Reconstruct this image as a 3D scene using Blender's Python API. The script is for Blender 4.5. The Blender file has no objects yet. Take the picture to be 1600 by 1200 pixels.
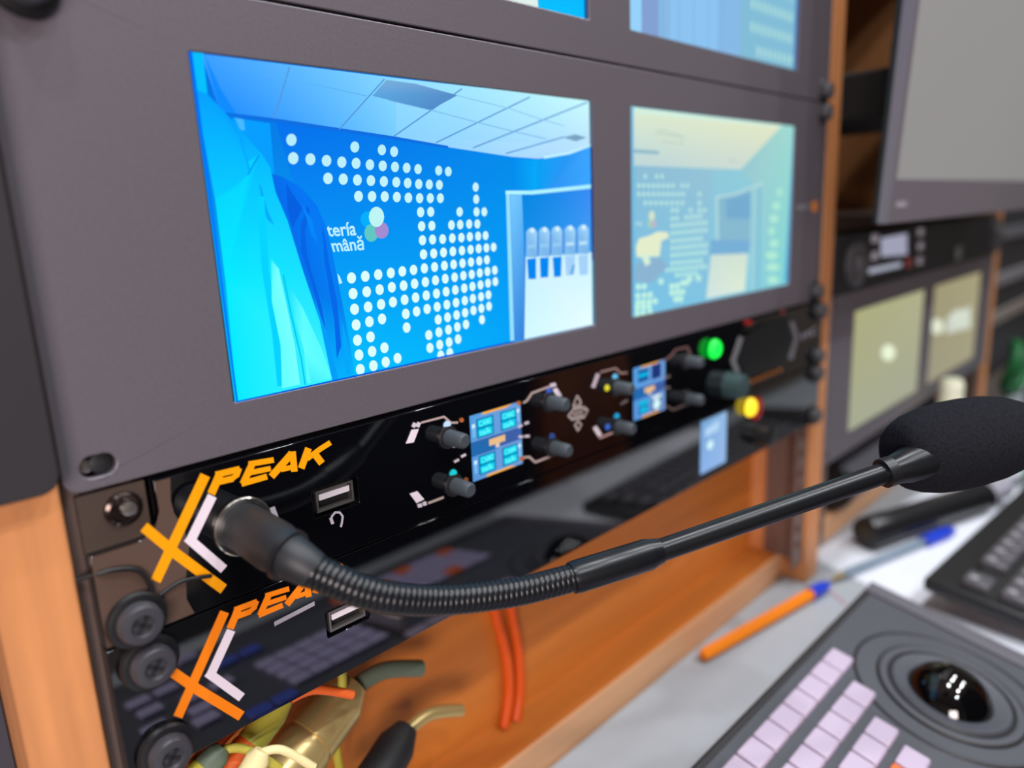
import bpy, bmesh, math, random
from mathutils import Vector, Matrix, Euler
random.seed(7)
C = bpy.context.scene.collection
S = 0.001                                   # everything below is written in millimetres

# ------------------------------------------------------------------ camera, world, lights, exposure
CAM = Vector((-47.08, -214.72, 67.67)); ROT = Euler((1.34820024, 0.0427904158, -0.797437556)); FP = 1158.3
cam = bpy.data.cameras.new('camera'); cam.sensor_width = 36; cam.lens = FP/1600*36
cam.clip_start = 0.005; cam.clip_end = 50
cam.dof.use_dof = True; cam.dof.focus_distance = 0.252; cam.dof.aperture_fstop = 4.9; cam.dof.aperture_blades = 0
co = bpy.data.objects.new('camera', cam); C.objects.link(co); co.location = CAM*S; co.rotation_euler = ROT
bpy.context.scene.camera = co
sc = bpy.context.scene
sc.view_settings.view_transform = 'Standard'; sc.view_settings.look = 'None'
sc.view_settings.gamma = 1; sc.view_settings.use_curve_mapping = False; sc.view_settings.exposure = 0.0
w = bpy.data.worlds.new('world'); sc.world = w; w.use_nodes = True
w.node_tree.nodes['Background'].inputs[0].default_value = (.75, .85, 1, 1)
w.node_tree.nodes['Background'].inputs[1].default_value = 0.25
def area(name, loc, target, size, power, col=(1, 1, 1), shape='RECTANGLE', sy=None):
    l = bpy.data.lights.new(name, 'AREA'); l.shape = shape; l.size = size*S; l.energy = power; l.color = col
    if sy: l.size_y = sy*S
    o = bpy.data.objects.new(name, l); C.objects.link(o); o.location = Vector(loc)*S
    o.rotation_euler = (Vector(target)-Vector(loc)).to_track_quat('-Z', 'Y').to_euler(); return o
for x, y, p in ((-250, -380, 5.5), (300, -250, 5.5), (300, -900, 7), (850, -300, 5.5), (850, -900, 7), (1400, -300, 6), (1400, -900, 6), (-250, -1100, 8)):
    area('ceiling_lamp', (x, y, 1385), (x, y, 0), 70, p, (.94, .97, 1), 'DISK')
area('side_fill', (-760, -860, 120), (100, 0, -60), 420, 13, (1, .86, .84), sy=420)  # unseen fill light added to brighten the upright panels

# ------------------------------------------------------------------ projections used to take positions off the photograph
RM = ROT.to_matrix()
def ray(u, v): return RM @ Vector(((u-800)/FP, -(v-600)/FP, -1))
def ony(u, v, y=0):
    d = ray(u, v); return CAM+d*((y-CAM.y)/d.y)
def onz(u, v, z):
    d = ray(u, v); return CAM+d*((z-CAM.z)/d.z)
PT = math.tan(math.radians(11.5)); P0 = onz(1353, 930, -172)     # the sloping top of the control panel
def onpl(u, v):
    d = ray(u, v); k = (P0.z+(CAM.y-P0.y)*PT-CAM.z)/(d.z-d.y*PT); return CAM+d*k
def plz(y): return P0.z+(y-P0.y)*PT

# ------------------------------------------------------------------ materials
def lin(c): return tuple(((x/255)/12.92 if x/255 <= .04045 else ((x/255+.055)/1.055)**2.4) for x in c)
MATS = {}
def mat(name, col, rough=.5, metal=0, spec=.5, ior=1.5, noise=0, nscale=40, bump=0, emit=None, es=1, coat=0, kind=None, alpha=None, trans=0):
    if name in MATS: return MATS[name]
    m = bpy.data.materials.new(name); m.use_nodes = True; MATS[name] = m
    nt = m.node_tree; b = nt.nodes['Principled BSDF']; L = nt.links.new
    c = lin(col)
    b.inputs['Base Color'].default_value = (*c, 1); b.inputs['Roughness'].default_value = rough
    b.inputs['Metallic'].default_value = metal; b.inputs['IOR'].default_value = ior
    b.inputs['Specular IOR Level'].default_value = spec; b.inputs['Coat Weight'].default_value = coat
    b.inputs['Coat Roughness'].default_value = .05
    if trans: b.inputs['Transmission Weight'].default_value = trans
    if emit:
        b.inputs['Emission Color'].default_value = (*lin(emit), 1); b.inputs['Emission Strength'].default_value = es
    if noise or bump or kind:
        tc = nt.nodes.new('ShaderNodeTexCoord'); mp = nt.nodes.new('ShaderNodeMapping'); L(tc.outputs['Object'], mp.inputs[0])
        n = nt.nodes.new('ShaderNodeTexNoise'); n.inputs['Scale'].default_value = nscale; n.inputs['Detail'].default_value = 4
        L(mp.outputs[0], n.inputs['Vector'])
        if kind == 'wood_v': mp.inputs['Scale'].default_value = (6, 6, .35)
        if kind == 'wood_h': mp.inputs['Scale'].default_value = (.35, 6, 6)
        if noise:
            r = nt.nodes.new('ShaderNodeValToRGB')
            r.color_ramp.elements[0].position = .3; r.color_ramp.elements[1].position = .7
            r.color_ramp.elements[0].color = (*[x*(1-noise) for x in c], 1)
            r.color_ramp.elements[1].color = (*[min(1, x*(1+noise)) for x in c], 1)
            L(n.outputs['Fac'], r.inputs[0]); L(r.outputs[0], b.inputs['Base Color'])
        if bump:
            bp = nt.nodes.new('ShaderNodeBump'); bp.inputs['Strength'].default_value = bump; bp.inputs['Distance'].default_value = .0006
            L(n.outputs['Fac'], bp.inputs['Height']); L(bp.outputs[0], b.inputs['Normal'])
    return m
def display_mat():
    m = bpy.data.materials.new('display_picture'); m.use_nodes = True; nt = m.node_tree; b = nt.nodes['Principled BSDF']
    a = nt.nodes.new('ShaderNodeVertexColor'); a.layer_name = 'Col'
    b.inputs['Base Color'].default_value = (.001, .001, .001, 1); b.inputs['Roughness'].default_value = .6
    b.inputs['Specular IOR Level'].default_value = .02
    nt.links.new(a.outputs[0], b.inputs['Emission Color']); b.inputs['Emission Strength'].default_value = 1
    return m
DISP = display_mat()
M_panel = mat('grey_painted_panel', (112, 106, 114), .42, .35, noise=.05, nscale=900, bump=.08)
M_gloss = mat('glossy_black_acrylic', (6, 7, 11), .03, ior=2.05)
M_black = mat('black_plastic', (20, 20, 23), .42)
M_dark = mat('dark_housing', (28, 28, 31), .6)
M_soft = mat('satin_black_metal', (22, 24, 28), .3, .25)
M_bolt = mat('black_bolt_plastic', (60, 60, 66), .38)
M_steel = mat('zinc_steel', (170, 165, 160), .3, .9)
M_rail = mat('taupe_rail_steel', (122, 104, 98), .45, .4)
M_ear = mat('brown_grey_ear_metal', (78, 64, 57), .5, .3)
M_wood = mat('beech_wood', (205, 138, 86), .45, noise=.13, nscale=26, kind='wood_v')
M_woodh = mat('beech_edge_strip', (222, 168, 124), .5, noise=.08, nscale=26, kind='wood_h')
M_woodi = mat('orange_wood_interior', (194, 114, 44), .5, noise=.12, nscale=16, kind='wood_h')
M_woodd = mat('dark_brown_wood', (42, 21, 9), .6, noise=.15, nscale=16, kind='wood_v')
M_desk = mat('grey_white_desktop', (166, 171, 177), .45, noise=.02, nscale=60)
M_paper = mat('white_paper', (226, 228, 238), .8)
M_orange = mat('orange_print', (255, 165, 10), .5, spec=.2)
M_white = mat('white_print', (222, 214, 222), .5, spec=.2)
M_grey = mat('grey_print', (120, 118, 126), .5, spec=.2)
M_wall = mat('warm_grey_wall', (150, 140, 132), .9)
M_floor = mat('grey_floor', (120, 108, 100), .7)
M_ceil = mat('white_ceiling', (215, 215, 212), .9)

# ------------------------------------------------------------------ mesh helpers
class MB:
    def __init__(s): s.v = []; s.f = []; s.col = []
    def add(s, vs, fs):
        n = len(s.v); s.v += [Vector(p) for p in vs]; s.f += [tuple(i+n for i in f) for f in fs]; return s
    def box(s, x0, x1, y0, y1, z0, z1, M=None):
        vs = [Vector((x, y, z)) for z in (z0, z1) for x, y in ((x0, y0), (x1, y0), (x1, y1), (x0, y1))]
        if M: vs = [M @ p for p in vs]
        return s.add(vs, [(3, 2, 1, 0), (4, 5, 6, 7), (0, 1, 5, 4), (1, 2, 6, 5), (2, 3, 7, 6), (3, 0, 4, 7)])
    def tube(s, path, radii, seg=24, caps=True):
        path = [Vector(p) for p in path]; n = len(path)
        if not hasattr(radii, '__len__'): radii = [radii]*n
        t0 = (path[1]-path[0]).normalized(); up = Vector((0, 0, 1)) if abs(t0.z) < .9 else Vector((1, 0, 0))
        a = t0.cross(up).normalized(); base = len(s.v)
        for i in range(n):
            t = (path[min(i+1, n-1)]-path[max(i-1, 0)])
            t = t.normalized() if t.length > 1e-9 else t0
            a = (a-t*a.dot(t)).normalized(); b = t.cross(a)
            for k in range(seg):
                q = 2*math.pi*k/seg; s.v.append(path[i]+(a*math.cos(q)+b*math.sin(q))*radii[i])
        for i in range(n-1):
            for k in range(seg):
                k2 = (k+1) % seg; s.f.append((base+i*seg+k, base+(i+1)*seg+k, base+(i+1)*seg+k2, base+i*seg+k2))
        if caps:
            s.f.append(tuple(base+k for k in range(seg))); s.f.append(tuple(base+(n-1)*seg+k for k in reversed(range(seg))))
        return s
    def lathe(s, p0, ax, prof, seg=32):          # prof: (distance along ax, radius); same-distance steps allowed
        ax = Vector(ax).normalized(); up = Vector((0, 0, 1)) if abs(ax.z) < .9 else Vector((1, 0, 0))
        a = ax.cross(up).normalized(); b = ax.cross(a); base = len(s.v); p0 = Vector(p0)
        for d, r in prof:
            for k in range(seg):
                q = 2*math.pi*k/seg; s.v.append(p0+ax*d+(a*math.cos(q)+b*math.sin(q))*r)
        for i in range(len(prof)-1):
            for k in range(seg):
                k2 = (k+1) % seg; s.f.append((base+i*seg+k, base+i*seg+k2, base+(i+1)*seg+k2, base+(i+1)*seg+k))
        if prof[0][1] > 1e-6: s.f.append(tuple(base+k for k in reversed(range(seg))))
        if prof[-1][1] > 1e-6: s.f.append(tuple(base+(len(prof)-1)*seg+k for k in range(seg)))
        return s
    def prism(s, pts, y0, y1):                   # pts: (x, z) outline, extruded along y
        n = len(pts); vs = [(p[0], y0, p[1]) for p in pts]+[(p[0], y1, p[1]) for p in pts]
        fs = [tuple(range(n)), tuple(reversed(range(n, 2*n)))]+[((i+1) % n, i, n+i, n+(i+1) % n) for i in range(n)]
        return s.add(vs, fs)
    def build(s, name, m, parent=None, bevel=0, seg=2, smooth=True, sub=0, origin=None):
        me = bpy.data.meshes.new(name)
        off = Vector((0, 0, 0))
        if parent is not None: off = Vector(parent.get('_o', (0, 0, 0)))
        elif origin is not None: off = Vector(origin)
        me.from_pydata([(p-off)*S for p in s.v], [], s.f)
        bm = bmesh.new(); bm.from_mesh(me); bmesh.ops.recalc_face_normals(bm, faces=bm.faces); bm.to_mesh(me); bm.free()
        me.materials.append(m); o = bpy.data.objects.new(name, me); C.objects.link(o)
        if parent is not None: o.parent = parent
        o['_o'] = tuple(off)
        if parent is None: o.location = off*S
        if smooth:
            me.polygons.foreach_set('use_smooth', [True]*len(me.polygons))
            me.set_sharp_from_angle(angle=math.radians(40))
        if bevel:
            b = o.modifiers.new('bevel', 'BEVEL'); b.width = bevel*S; b.segments = seg; b.limit_method = 'ANGLE'; b.angle_limit = math.radians(40)
        if sub:
            q = o.modifiers.new('sub', 'SUBSURF'); q.levels = sub; q.render_levels = sub
        return o
def spline(pts, n):
    out = []; P_ = [pts[0]]+pts+[pts[-1]]
    for i in range(1, len(P_)-2):
        for k in range(n):
            t = k/n; a, b, c, d = P_[i-1], P_[i], P_[i+1], P_[i+2]
            out.append(.5*((2*b)+(c-a)*t+(2*a-5*b+4*c-d)*t*t+(-a+3*b-3*c+d)*t**3))
    out.append(pts[-1]); return out
def plate(outer, holes, y0, y1):
    """flat plate in the xz plane with openings, y0 the front"""
    bm = bmesh.new(); es = []
    for loop in [outer]+holes:
        vs = [bm.verts.new((p[0], y0, p[1])) for p in loop]
        for i in range(len(vs)): es.append(bm.edges.new((vs[i], vs[(i+1) % len(vs)])))
    bmesh.ops.triangle_fill(bm, use_beauty=True, use_dissolve=False, edges=es)
    r = bmesh.ops.extrude_face_region(bm, geom=bm.faces[:])
    for g in r['geom']:
        if isinstance(g, bmesh.types.BMVert): g.co.y = y1
    bm.verts.index_update(); m = MB()
    m.add([v.co.copy() for v in bm.verts], [tuple(v.index for v in f.verts) for f in bm.faces]); bm.free(); return m
def rrect(x0, x1, z0, z1, r, n=6):
    pts = []
    for cx, cz, a0 in ((x1-r, z1-r, 0), (x0+r, z1-r, 90), (x0+r, z0+r, 180), (x1-r, z0+r, 270)):
        for k in range(n+1):
            a = math.radians(a0+90*k/n); pts.append((cx+r*math.cos(a), cz+r*math.sin(a)))
    return pts
def circ(x, z, r, n=24, rz=None): return [(x+r*math.cos(2*math.pi*k/n), z+(rz or r)*math.sin(2*math.pi*k/n)) for k in range(n)]
def tag(o, label=None, cat=None, group=None, kind=None):
    if label: o['label'] = label
    if cat: o['category'] = cat
    if group: o['group'] = group
    if kind: o['kind'] = kind
    return o
def thing(name, loc, label, cat, group=None):
    o = bpy.data.objects.new(name, None); C.objects.link(o); o.location = Vector(loc)*S; o['_o'] = tuple(loc)
    o.empty_display_size = .01
    return tag(o, label, cat, group)
def copy_tree(o, parent=None):
    c = o.copy(); C.objects.link(c); c.parent = parent
    for ch in list(o.children): copy_tree(ch, c)
    return c
def place(o, loc, label=None, group=None):
    o.location = Vector(loc)*S
    if label: o['label'] = label
    if group: o['group'] = group
    return o

# ---- flat prints and pictures laid on a plane facing -y; points may be photo pixels mapped onto that real plane
def P(u, v, y=0):
    p = ony(u, v, y); return (p.x, p.z)
class Pic:
    """coloured picture / print: vertex-coloured faces, each layer a hair in front of the last"""
    def __init__(s, y): s.y = y; s.k = 0; s.v = []; s.f = []; s.c = []
    def poly(s, pts, col, px=True):
        """pts pixels (or x,z), col one colour or one per point"""
        s.k += 1; y = s.y-.012*s.k; n = len(s.v)
        for p in pts:
            q = P(*p, s.y) if px else p; s.v.append((q[0], y, q[1]))
        s.f.append(tuple(range(n, n+len(pts))))
        s.c.append([col]*len(pts) if not isinstance(col[0], (tuple, list)) else list(col))
    def grad(s, quad, cols, n=10, px=True):
        """quad TL,TR,BR,BL with four colours, subdivided"""
        s.k += 1; y = s.y-.012*s.k
        q = [P(*p, s.y) if px else p for p in quad]; base = len(s.v)
        L = lambda a, b, t: tuple(a[i]*(1-t)+b[i]*t for i in range(len(a)))
        cc = []
        for i in range(n+1):
            for j in range(n+1):
                p = L(L(q[0], q[1], j/n), L(q[3], q[2], j/n), i/n); s.v.append((p[0], y, p[1]))
                cc.append(L(L(cols[0], cols[1], j/n), L(cols[3], cols[2], j/n), i/n))
        for i in range(n):
            for j in range(n):
                a = i*(n+1)+j; ids = (a, a+1, a+n+2, a+n+1)
                s.f.append(tuple(base+t for t in ids)); s.c.append([cc[t] for t in ids])
    def line(s, pts, wd, col, px=True):
        for i in range(len(pts)-1):
            a, b = Vector(pts[i]), Vector(pts[i+1]); t = (b-a).normalized(); nn = Vector((-t.y, t.x))*wd/2
            a2 = a-t*wd*.25; b2 = b+t*wd*.25
            s.poly([a2+nn, b2+nn, b2-nn, a2-nn], col, px)
            s.k -= .55
        s.k += .55
    def dot(s, u, v, rx, ry, col, n=14):
        s.poly([(u+rx*math.cos(2*math.pi*k/n), v+ry*math.sin(2*math.pi*k/n)) for k in range(n)], col); s.k -= 1
    def text(s, txt, quad, col, px=True, bold=.02):
        """text stretched into the quad TL,TR,BR,BL"""
        cu = bpy.data.curves.new('t', 'FONT'); cu.body = txt; cu.offset = bold; cu.resolution_u = 3
        o = bpy.data.objects.new('t', cu); C.objects.link(o); dg = bpy.context.evaluated_depsgraph_get()
        me = o.evaluated_get(dg).to_mesh(); vs = [v.co.copy() for v in me.vertices]; fs = [tuple(p.vertices) for p in me.polygons]
        x0 = min(v.x for v in vs); x1 = max(v.x for v in vs); z0 = min(v.y for v in vs); z1 = max(v.y for v in vs)
        bpy.data.objects.remove(o); s.k += 2; y = s.y-.012*s.k; n = len(s.v)
        q = [Vector(P(*p, s.y)) if px else Vector(p) for p in quad]
        for v in vs:
            a = (v.x-x0)/(x1-x0); b = (z1-v.y)/(z1-z0)
            p = (q[0]*(1-a)+q[1]*a)*(1-b)+(q[3]*(1-a)+q[2]*a)*b; s.v.append((p[0], y, p[1]))
        for f in fs: s.f.append(tuple(i+n for i in f)); s.c.append([col]*len(f))
    def shift(s, dx=0, dz=0): s.v = [(a+dx, b, c+dz) for a, b, c in s.v]; return s
    def build(s, name, parent, m=None, label=None):
        off = Vector(parent.get('_o', (0, 0, 0))) if parent is not None else Vector((0, 0, 0))
        me = bpy.data.meshes.new(name); me.from_pydata([(Vector(v)-off)*S for v in s.v], [], s.f)
        at = me.color_attributes.new('Col', 'FLOAT_COLOR', 'CORNER'); i = 0
        for c in s.c:
            for k in c: at.data[i].color = (*lin(k), 1); i += 1
        for p in me.polygons:
            if p.normal.y > 0: p.flip()
        me.materials.append(m or DISP); o = bpy.data.objects.new(name, me); C.objects.link(o); o.parent = parent; o['_o'] = tuple(off)
        if label: o['label'] = label
        return o
# a print with real (unlit) pigment taken from vertex colours
def print_mat():
    m = bpy.data.materials.new('printed_ink'); m.use_nodes = True; nt = m.node_tree; b = nt.nodes['Principled BSDF']
    a = nt.nodes.new('ShaderNodeVertexColor'); a.layer_name = 'Col'; nt.links.new(a.outputs[0], b.inputs['Base Color'])
    b.inputs['Roughness'].default_value = .3; b.inputs['Specular IOR Level'].default_value = .3; return m
INK = print_mat()
#==SECTION ROOM
def struct(name, m, mt, **k): return tag(m.build(name, mt, **k), kind='structure')
struct('floor', MB().box(-1600, 3000, -2600, 900, -970, -950), M_floor)
struct('ceiling', MB().box(-1600, 3000, -2600, 900, 1400, 1420), M_ceil)
struct('wall_back', MB().box(-1600, 3000, 880, 900, -950, 1400), M_wall)
struct('wall_front', MB().box(-1600, 3000, -2600, -2580, -950, 1400), M_wall)
struct('wall_left', MB().box(-1620, -1600, -2600, 900, -950, 1400), M_wall)
struct('wall_right', MB().box(3000, 3020, -2600, 900, -950, 1400), M_wall)

# desk: one continuous top with legs
desk = thing('desk', (600, -200, -950), 'long grey-white desk under the control panel and the keyboard', 'desk')
MB().box(-120, 1700, -305, 20, -247, -222).build('desktop', M_desk, desk, bevel=1.5)
for x in (-80, 1620):
    MB().box(x, x+50, -290, -240, -950, -247).build('leg', M_black, desk, bevel=2)

# rack cabinet (left bay, middle bay = the one in front, right bay)
cab = thing('rack_cabinet', (240, 200, -950), 'beech equipment cabinet with two side by side rack bays behind the desk', 'cabinet')
for x0, x1 in ((-19.5, -.8), (483.2, 504.5), (988, 1010)):
    pr = [(0, -221), (0, 420), (520, 420), (520, -950), (21, -950), (21, -221)]
    MB().add([(x, y, z) for x in (x0, x1) for y, z in pr], [(5, 4, 3, 2, 1, 0), (6, 7, 8, 9, 10, 11)]+[(i, (i+1) % 6, 6+(i+1) % 6, 6+i) for i in range(6)]).build('side_panel', M_wood, cab, bevel=.8)
MB().box(-420, -20, 20.6, 28, -950, 3).build('front_panel', mat('slate_blue_panel', (62, 64, 76), .6), cab)
MB().box(-.8, 483.2, 22.5, 500, -222, -203).build('shelf', M_woodi, cab)
MB().box(-.8, 483.2, 20.5, 22.5, -222, -202.6).build('edge_strip', M_woodh, cab, bevel=.4)
MB().box(504.5, 988, 20.5, 500, -222, -203).build('shelf', M_woodh, cab, bevel=.8)
MB().box(-.8, 483.2, 47, 53, -203, -89.5).build('back_panel', M_woodi, cab)
MB().box(504.5, 988, 180, 188, -203, -140).build('back_panel', M_woodd, cab)
MB().box(504.5, 988, 200, 208, 46, 420).build('back_panel', M_woodd, cab)
MB().box(504.5, 988, 4, 200, 46.2, 56).build('shelf', M_woodd, cab)
MB().box(504.5, 508, 4, 200, 56, 420).build('side_lining', M_woodd, cab)
MB().box(-.8, 988, 20.5, 32, -950, -222).build('front_panel', M_woodh, cab)
MB().box(-.8, 988, 0, 520, 420, 438).build('added_top_shade', M_wood, cab)  # unseen roof added to keep overhead light out of the bay
# rack rails
def rail(x0, x1, z0, z1, label, xh, inside=1):
    t = thing('rack_rail', ((x0+x1)/2, 4, z0), label, 'rack rail', 'steel rack rails of the cabinet')
    holes = []
    z = 265-6.35
    k = 0
    zs = []
    u = 132.5*2
    while u > z0+10:
        for d in (6.35, 22.25, 38.1):
            zz = u-d
            if z0+6 < zz < z1-6: holes.append(rrect(xh-4.2, xh+4.2, zz-4.2, zz+4.2, .8, 2))
        u -= 44.45
    plate(rrect(x0, x1, z0, z1, .5, 2), holes, 3.4, 5.2).build('rail_strip', M_rail, t)
    ex = x0 if inside > 0 else x1-1.6
    MB().box(ex, ex+1.6, -.6 if False else 5.2, 34, z0, z1).build('rail_flange', M_rail, t)
    return t
rail(0, 17.5, -203, 420, 'steel rack rail at the left end of the glossy black front panels', 10)
rail(465, 482.8, -203, 420, 'punched steel rack rail at the right side of the open orange bay', 472.5, -1)
rail(505, 522, -203, 44, 'steel rack rail at the left side of the far bay', 512)
rail(970, 987.5, -203, 44, 'steel rack rail at the right side of the far bay', 979, -1)
#==SECTION MONITOR PANELS
SX = (49.05, 256.0); SW, SH, SZ = 176.1, 98.9, 16.4
def monitor_unit(x0, z0, label, full=True):
    t = thing('dual_monitor_panel', (x0, 0, z0), label, 'monitor panel')
    holes = [rrect(x0+a-.4, x0+a+SW+.4, z0+SZ-.4, z0+SZ+SH+.4, .6, 2) for a in SX]
    for xx in (9.2, 473.4):
        for zz in (6.8, 125.6):
            holes.append(rrect(x0+xx-4.6, x0+xx+4.6, z0+zz-3.1, z0+zz+3.1, 3.05, 6))
    plate(rrect(x0+.2, x0+482.4, z0+.5, z0+132.1, 4.5, 6), holes, 0, 3.0).build('faceplate', M_panel, t, bevel=.35, seg=2)
    MB().box(x0+22, x0+461, 4.3, 90, z0+3, z0+129).build('housing', M_dark, t)
    for a in SX:
        MB().box(x0+a-1.5, x0+a+SW+1.5, 1.4, 4.2, z0+SZ-1.5, z0+SZ+SH+1.5).build('screen_bezel', M_black, t)
    return t
low = monitor_unit(0, 0, 'grey rack panel with two screens showing a blue room, directly above the glossy black panels')
up = monitor_unit(0, 132.5, 'grey rack panel with two screens cut off by the top of the photo')
far = monitor_unit(505, -132.5, 'far grey rack panel with two pale olive screens, beyond the wooden post')

def rack_bolt():
    t = thing('rack_bolt', (0, 0, 0), '', 'bolt')
    m = MB().lathe((0, 0, 0), (0, -1, 0), [(0, 6.3), (1.2, 6.7), (2.2, 6.2), (2.6, 5.2), (2.6, 4.9)]); m.build('washer', M_black, t)
    h = MB().lathe((0, -2.4, 0), (0, -1, 0), [(0, 4.9), (2.2, 4.8), (3.2, 4.2), (3.5, 3.2), (3.5, 2.6), (2.6, 2.2)]); h.build('bolt_head', M_bolt, t)
    r = MB()
    for q in range(2):
        Mx = Matrix.Translation((0, 0, 0)) @ Matrix.Rotation(math.radians(35+90*q), 4, 'Y')
        r.box(-1.9, 1.9, -5.25, -4.9, -.45, .45, Mx)
    r.build('cross_recess', M_dark, t)
    return t
bolt = rack_bolt(); used = False
def put_bolt(x, y, z, label, group):
    global used
    b = bolt if not used else copy_tree(bolt); used = True
    b.scale = (1.25, 1.1, 1.25) if x < 100 else (1.1, 1, 1.1)
    return place(b, (x, y, z), label, group)
gl = 'black rack bolts at the panel ends'
put_bolt(11, -3, -38.5, 'large black cross-head bolt at bottom left corner of upper glossy panel', gl)
put_bolt(12.5, -3, -52.5, 'black cross-head bolt with a bright glint, just below the largest bolt', gl)
put_bolt(13, -3, -82, 'black cross-head bolt lowest at the left, near the bottom edge of the photo', gl)
put_bolt(10.5, 0, 126.5, 'black bolt at the top left corner of the photo, on the grey panel', gl)
for z, s in ((132.5+6.8, 'black bolt on the right end of the topmost grey monitor panel'), (126, 'black bolt at the top right corner of the middle grey monitor panel'),
             (6.8, 'black bolt at the bottom right corner of the middle grey monitor panel'), (-6.5, 'black bolt at the top right corner of the upper glossy panel'),
             (-38.5, 'black bolt at the bottom right corner of the upper glossy panel'), (-51, 'black bolt at the top right corner of the lower glossy panel'),
             (-82.5, 'black bolt at the bottom right corner of the lower glossy panel')):
    put_bolt(473, 0 if z > 0 else -3, z, s, gl)
# steel screw sitting behind the slot of the middle panel
s1 = thing('panel_screw', (9, 3.3, 6.8), 'small steel screw behind the oblong slot at lower left of the grey panel', 'screw')
MB().lathe((10.5, 3.3, 6.8), (0, -1, 0), [(0, 3.0), (1.4, 2.9), (1.8, 2.2)]).build('screw_head', M_dark, s1)
MB().lathe((6.6, 3.3, 6.8), (0, -1, 0), [(0, 2.0), (1.0, 1.9), (1.2, 1.5)]).build('washer', M_steel, s1)
#==SECTION SCREEN PICTURES
def left_picture():
    p = Pic(1.2)
    p.grad([(294, 80), (926, 157), (930, 507), (367, 629)], [(0, 105, 225), (0, 140, 240), (0, 150, 250), (0, 200, 255)], 14)
    p.grad([(430, 187), (800, 243), (795, 533), (545, 588)], [(0, 112, 238), (0, 140, 235), (0, 165, 250), (0, 195, 255)], 14)
    # ceiling
    p.grad([(314, 84), (620, 122), (620, 217), (345, 178)], [(60, 160, 255), (140, 220, 255), (120, 205, 255), (30, 140, 255)], 8)
    p.grad([(619, 122), (926, 157), (924, 232), (619, 217)], [(145, 222, 255), (205, 255, 255), (190, 228, 255), (135, 210, 255)], 8)
    p.poly([(619, 212), (700, 218), (700, 230), (619, 217)], [(135, 210, 255), (150, 216, 255), (150, 214, 255), (135, 208, 255)])
    p.poly([(700, 218), (800, 222), (800, 245), (700, 230)], [(150, 216, 255), (172, 224, 255), (168, 218, 255), (150, 214, 255)])
    p.poly([(800, 222), (924, 228), (922, 232), (890, 242), (840, 248), (800, 245)], [(172, 224, 255), (190, 228, 255), (190, 228, 255), (180, 222, 255), (172, 218, 255), (168, 218, 255)])
    p.poly([(320, 87), (345, 178), (372, 182), (345, 140)], (10, 140, 255))
    p.poly([(346, 179), (430, 191), (615, 218), (700, 232), (700, 228), (615, 213), (430, 185), (346, 175)], (10, 110, 225))
    for a, b in (((452, 105), (428, 185)), ((600, 124), (530, 202)), ((721, 139), (615, 213)), ((827, 152), (681, 223)), ((917, 160), (739, 231)), ((881, 214), (790, 240))):
        p.line([a, b], 2.0, (85, 150, 215))
    p.line([(415, 117), (500, 134), (572, 150)], 1.4, (90, 178, 245))
    p.line([(607, 157), (672, 172), (740, 190), (796, 204), (852, 217)], 1.5, (125, 185, 235))
    p.line([(650, 132), (712, 149), (796, 170), (843, 186), (881, 197)], 1.5, (140, 200, 238))
    p.poly([(603, 125), (648, 131), (714, 149), (672, 172), (581, 150)], [(120, 175, 215), (115, 165, 215), (85, 140, 200), (80, 140, 200), (90, 165, 225)])
    p.poly([(879, 215), (898, 210), (916, 215), (899, 221)], (120, 165, 195))
    p.line([(850, 246), (885, 240), (922, 228)], 4, (195, 245, 255))
    # curved corner of the far wall and the side wall
    p.grad([(800, 248), (838, 250), (838, 300), (800, 300)], [(0, 140, 240), (0, 170, 250), (0, 170, 250), (0, 140, 235)], 4)
    p.poly([(838, 250), (890, 241), (922, 229), (924, 292), (860, 297), (838, 299)], [(0, 160, 245), (40, 150, 245), (60, 165, 255), (60, 165, 255), (40, 150, 245), (0, 160, 245)])
    # left end: door edge and side wall
    p.poly([(362, 184), (421, 193), (428, 272), (400, 262), (375, 225)], (0, 158, 255))
    p.poly([(366, 184), (380, 187), (382, 204), (374, 203)], (70, 185, 255))
    # dots of the wall map
    D = {}
    A2 = [(775, 705), (1215, 755), (1403, 775), (1488, 787), (788, 833), (907, 840), (1019, 850), (1125, 860), (1224, 868), (1320, 878), (1409, 886), (1494, 893),
          (1029, 973), (1135, 978), (1233, 984), (1327, 988), (1417, 994), (1503, 999), (1241, 1097), (1335, 1098), (1423, 1099), (1507, 1102)]
    pts = [(280+a/4.4444, 60+b/4.4444) for a, b in A2]
    A3 = [(153, 900), (232, 908), (375, 918), (442, 925), (160, 1005), (237, 1012), (310, 1015), (380, 1018), (165, 1107), (243, 1110), (317, 1110), (387, 1110), (632, 1033), (636, 1117)]
    pts += [(600+a/4.4444, 60+b/4.4444) for a, b in A3]
    A5 = '''250,140 320,138 521,138 638,138 692,138 257,238 328,235 464,230 525,227 587,223 644,222 263,335 333,330 403,327 470,321 533,317 592,311 649,307 701,303
    270,433 341,427 409,420 474,413 537,407 597,400 653,393 707,388 757,383 43,562 123,551 201,541 276,530 347,521 415,512 479,503 541,495 600,487 657,479 710,471
    50,661 132,650 208,637 283,625 353,613 421,602 486,592 547,581 605,572 661,562 714,552 765,543 58,764 139,748 215,733 289,718 360,705 427,692 491,680 553,668 610,656 666,645 718,633 769,622
    147,846 222,829 295,812 365,797 432,782 496,768 557,754 613,740 670,727 721,714 153,941 372,886 437,870 500,854 559,838 617,822 672,808 725,793
    307,993 377,973 443,956 505,937 565,919 676,886 315,1082 383,1060 448,1042 510,1021 390,1134 453,1116'''
    pts += [(600+float(a)/4.4444, 300+float(b)/4.4444) for a, b in (q.split(',') for q in A5.split())]
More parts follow.
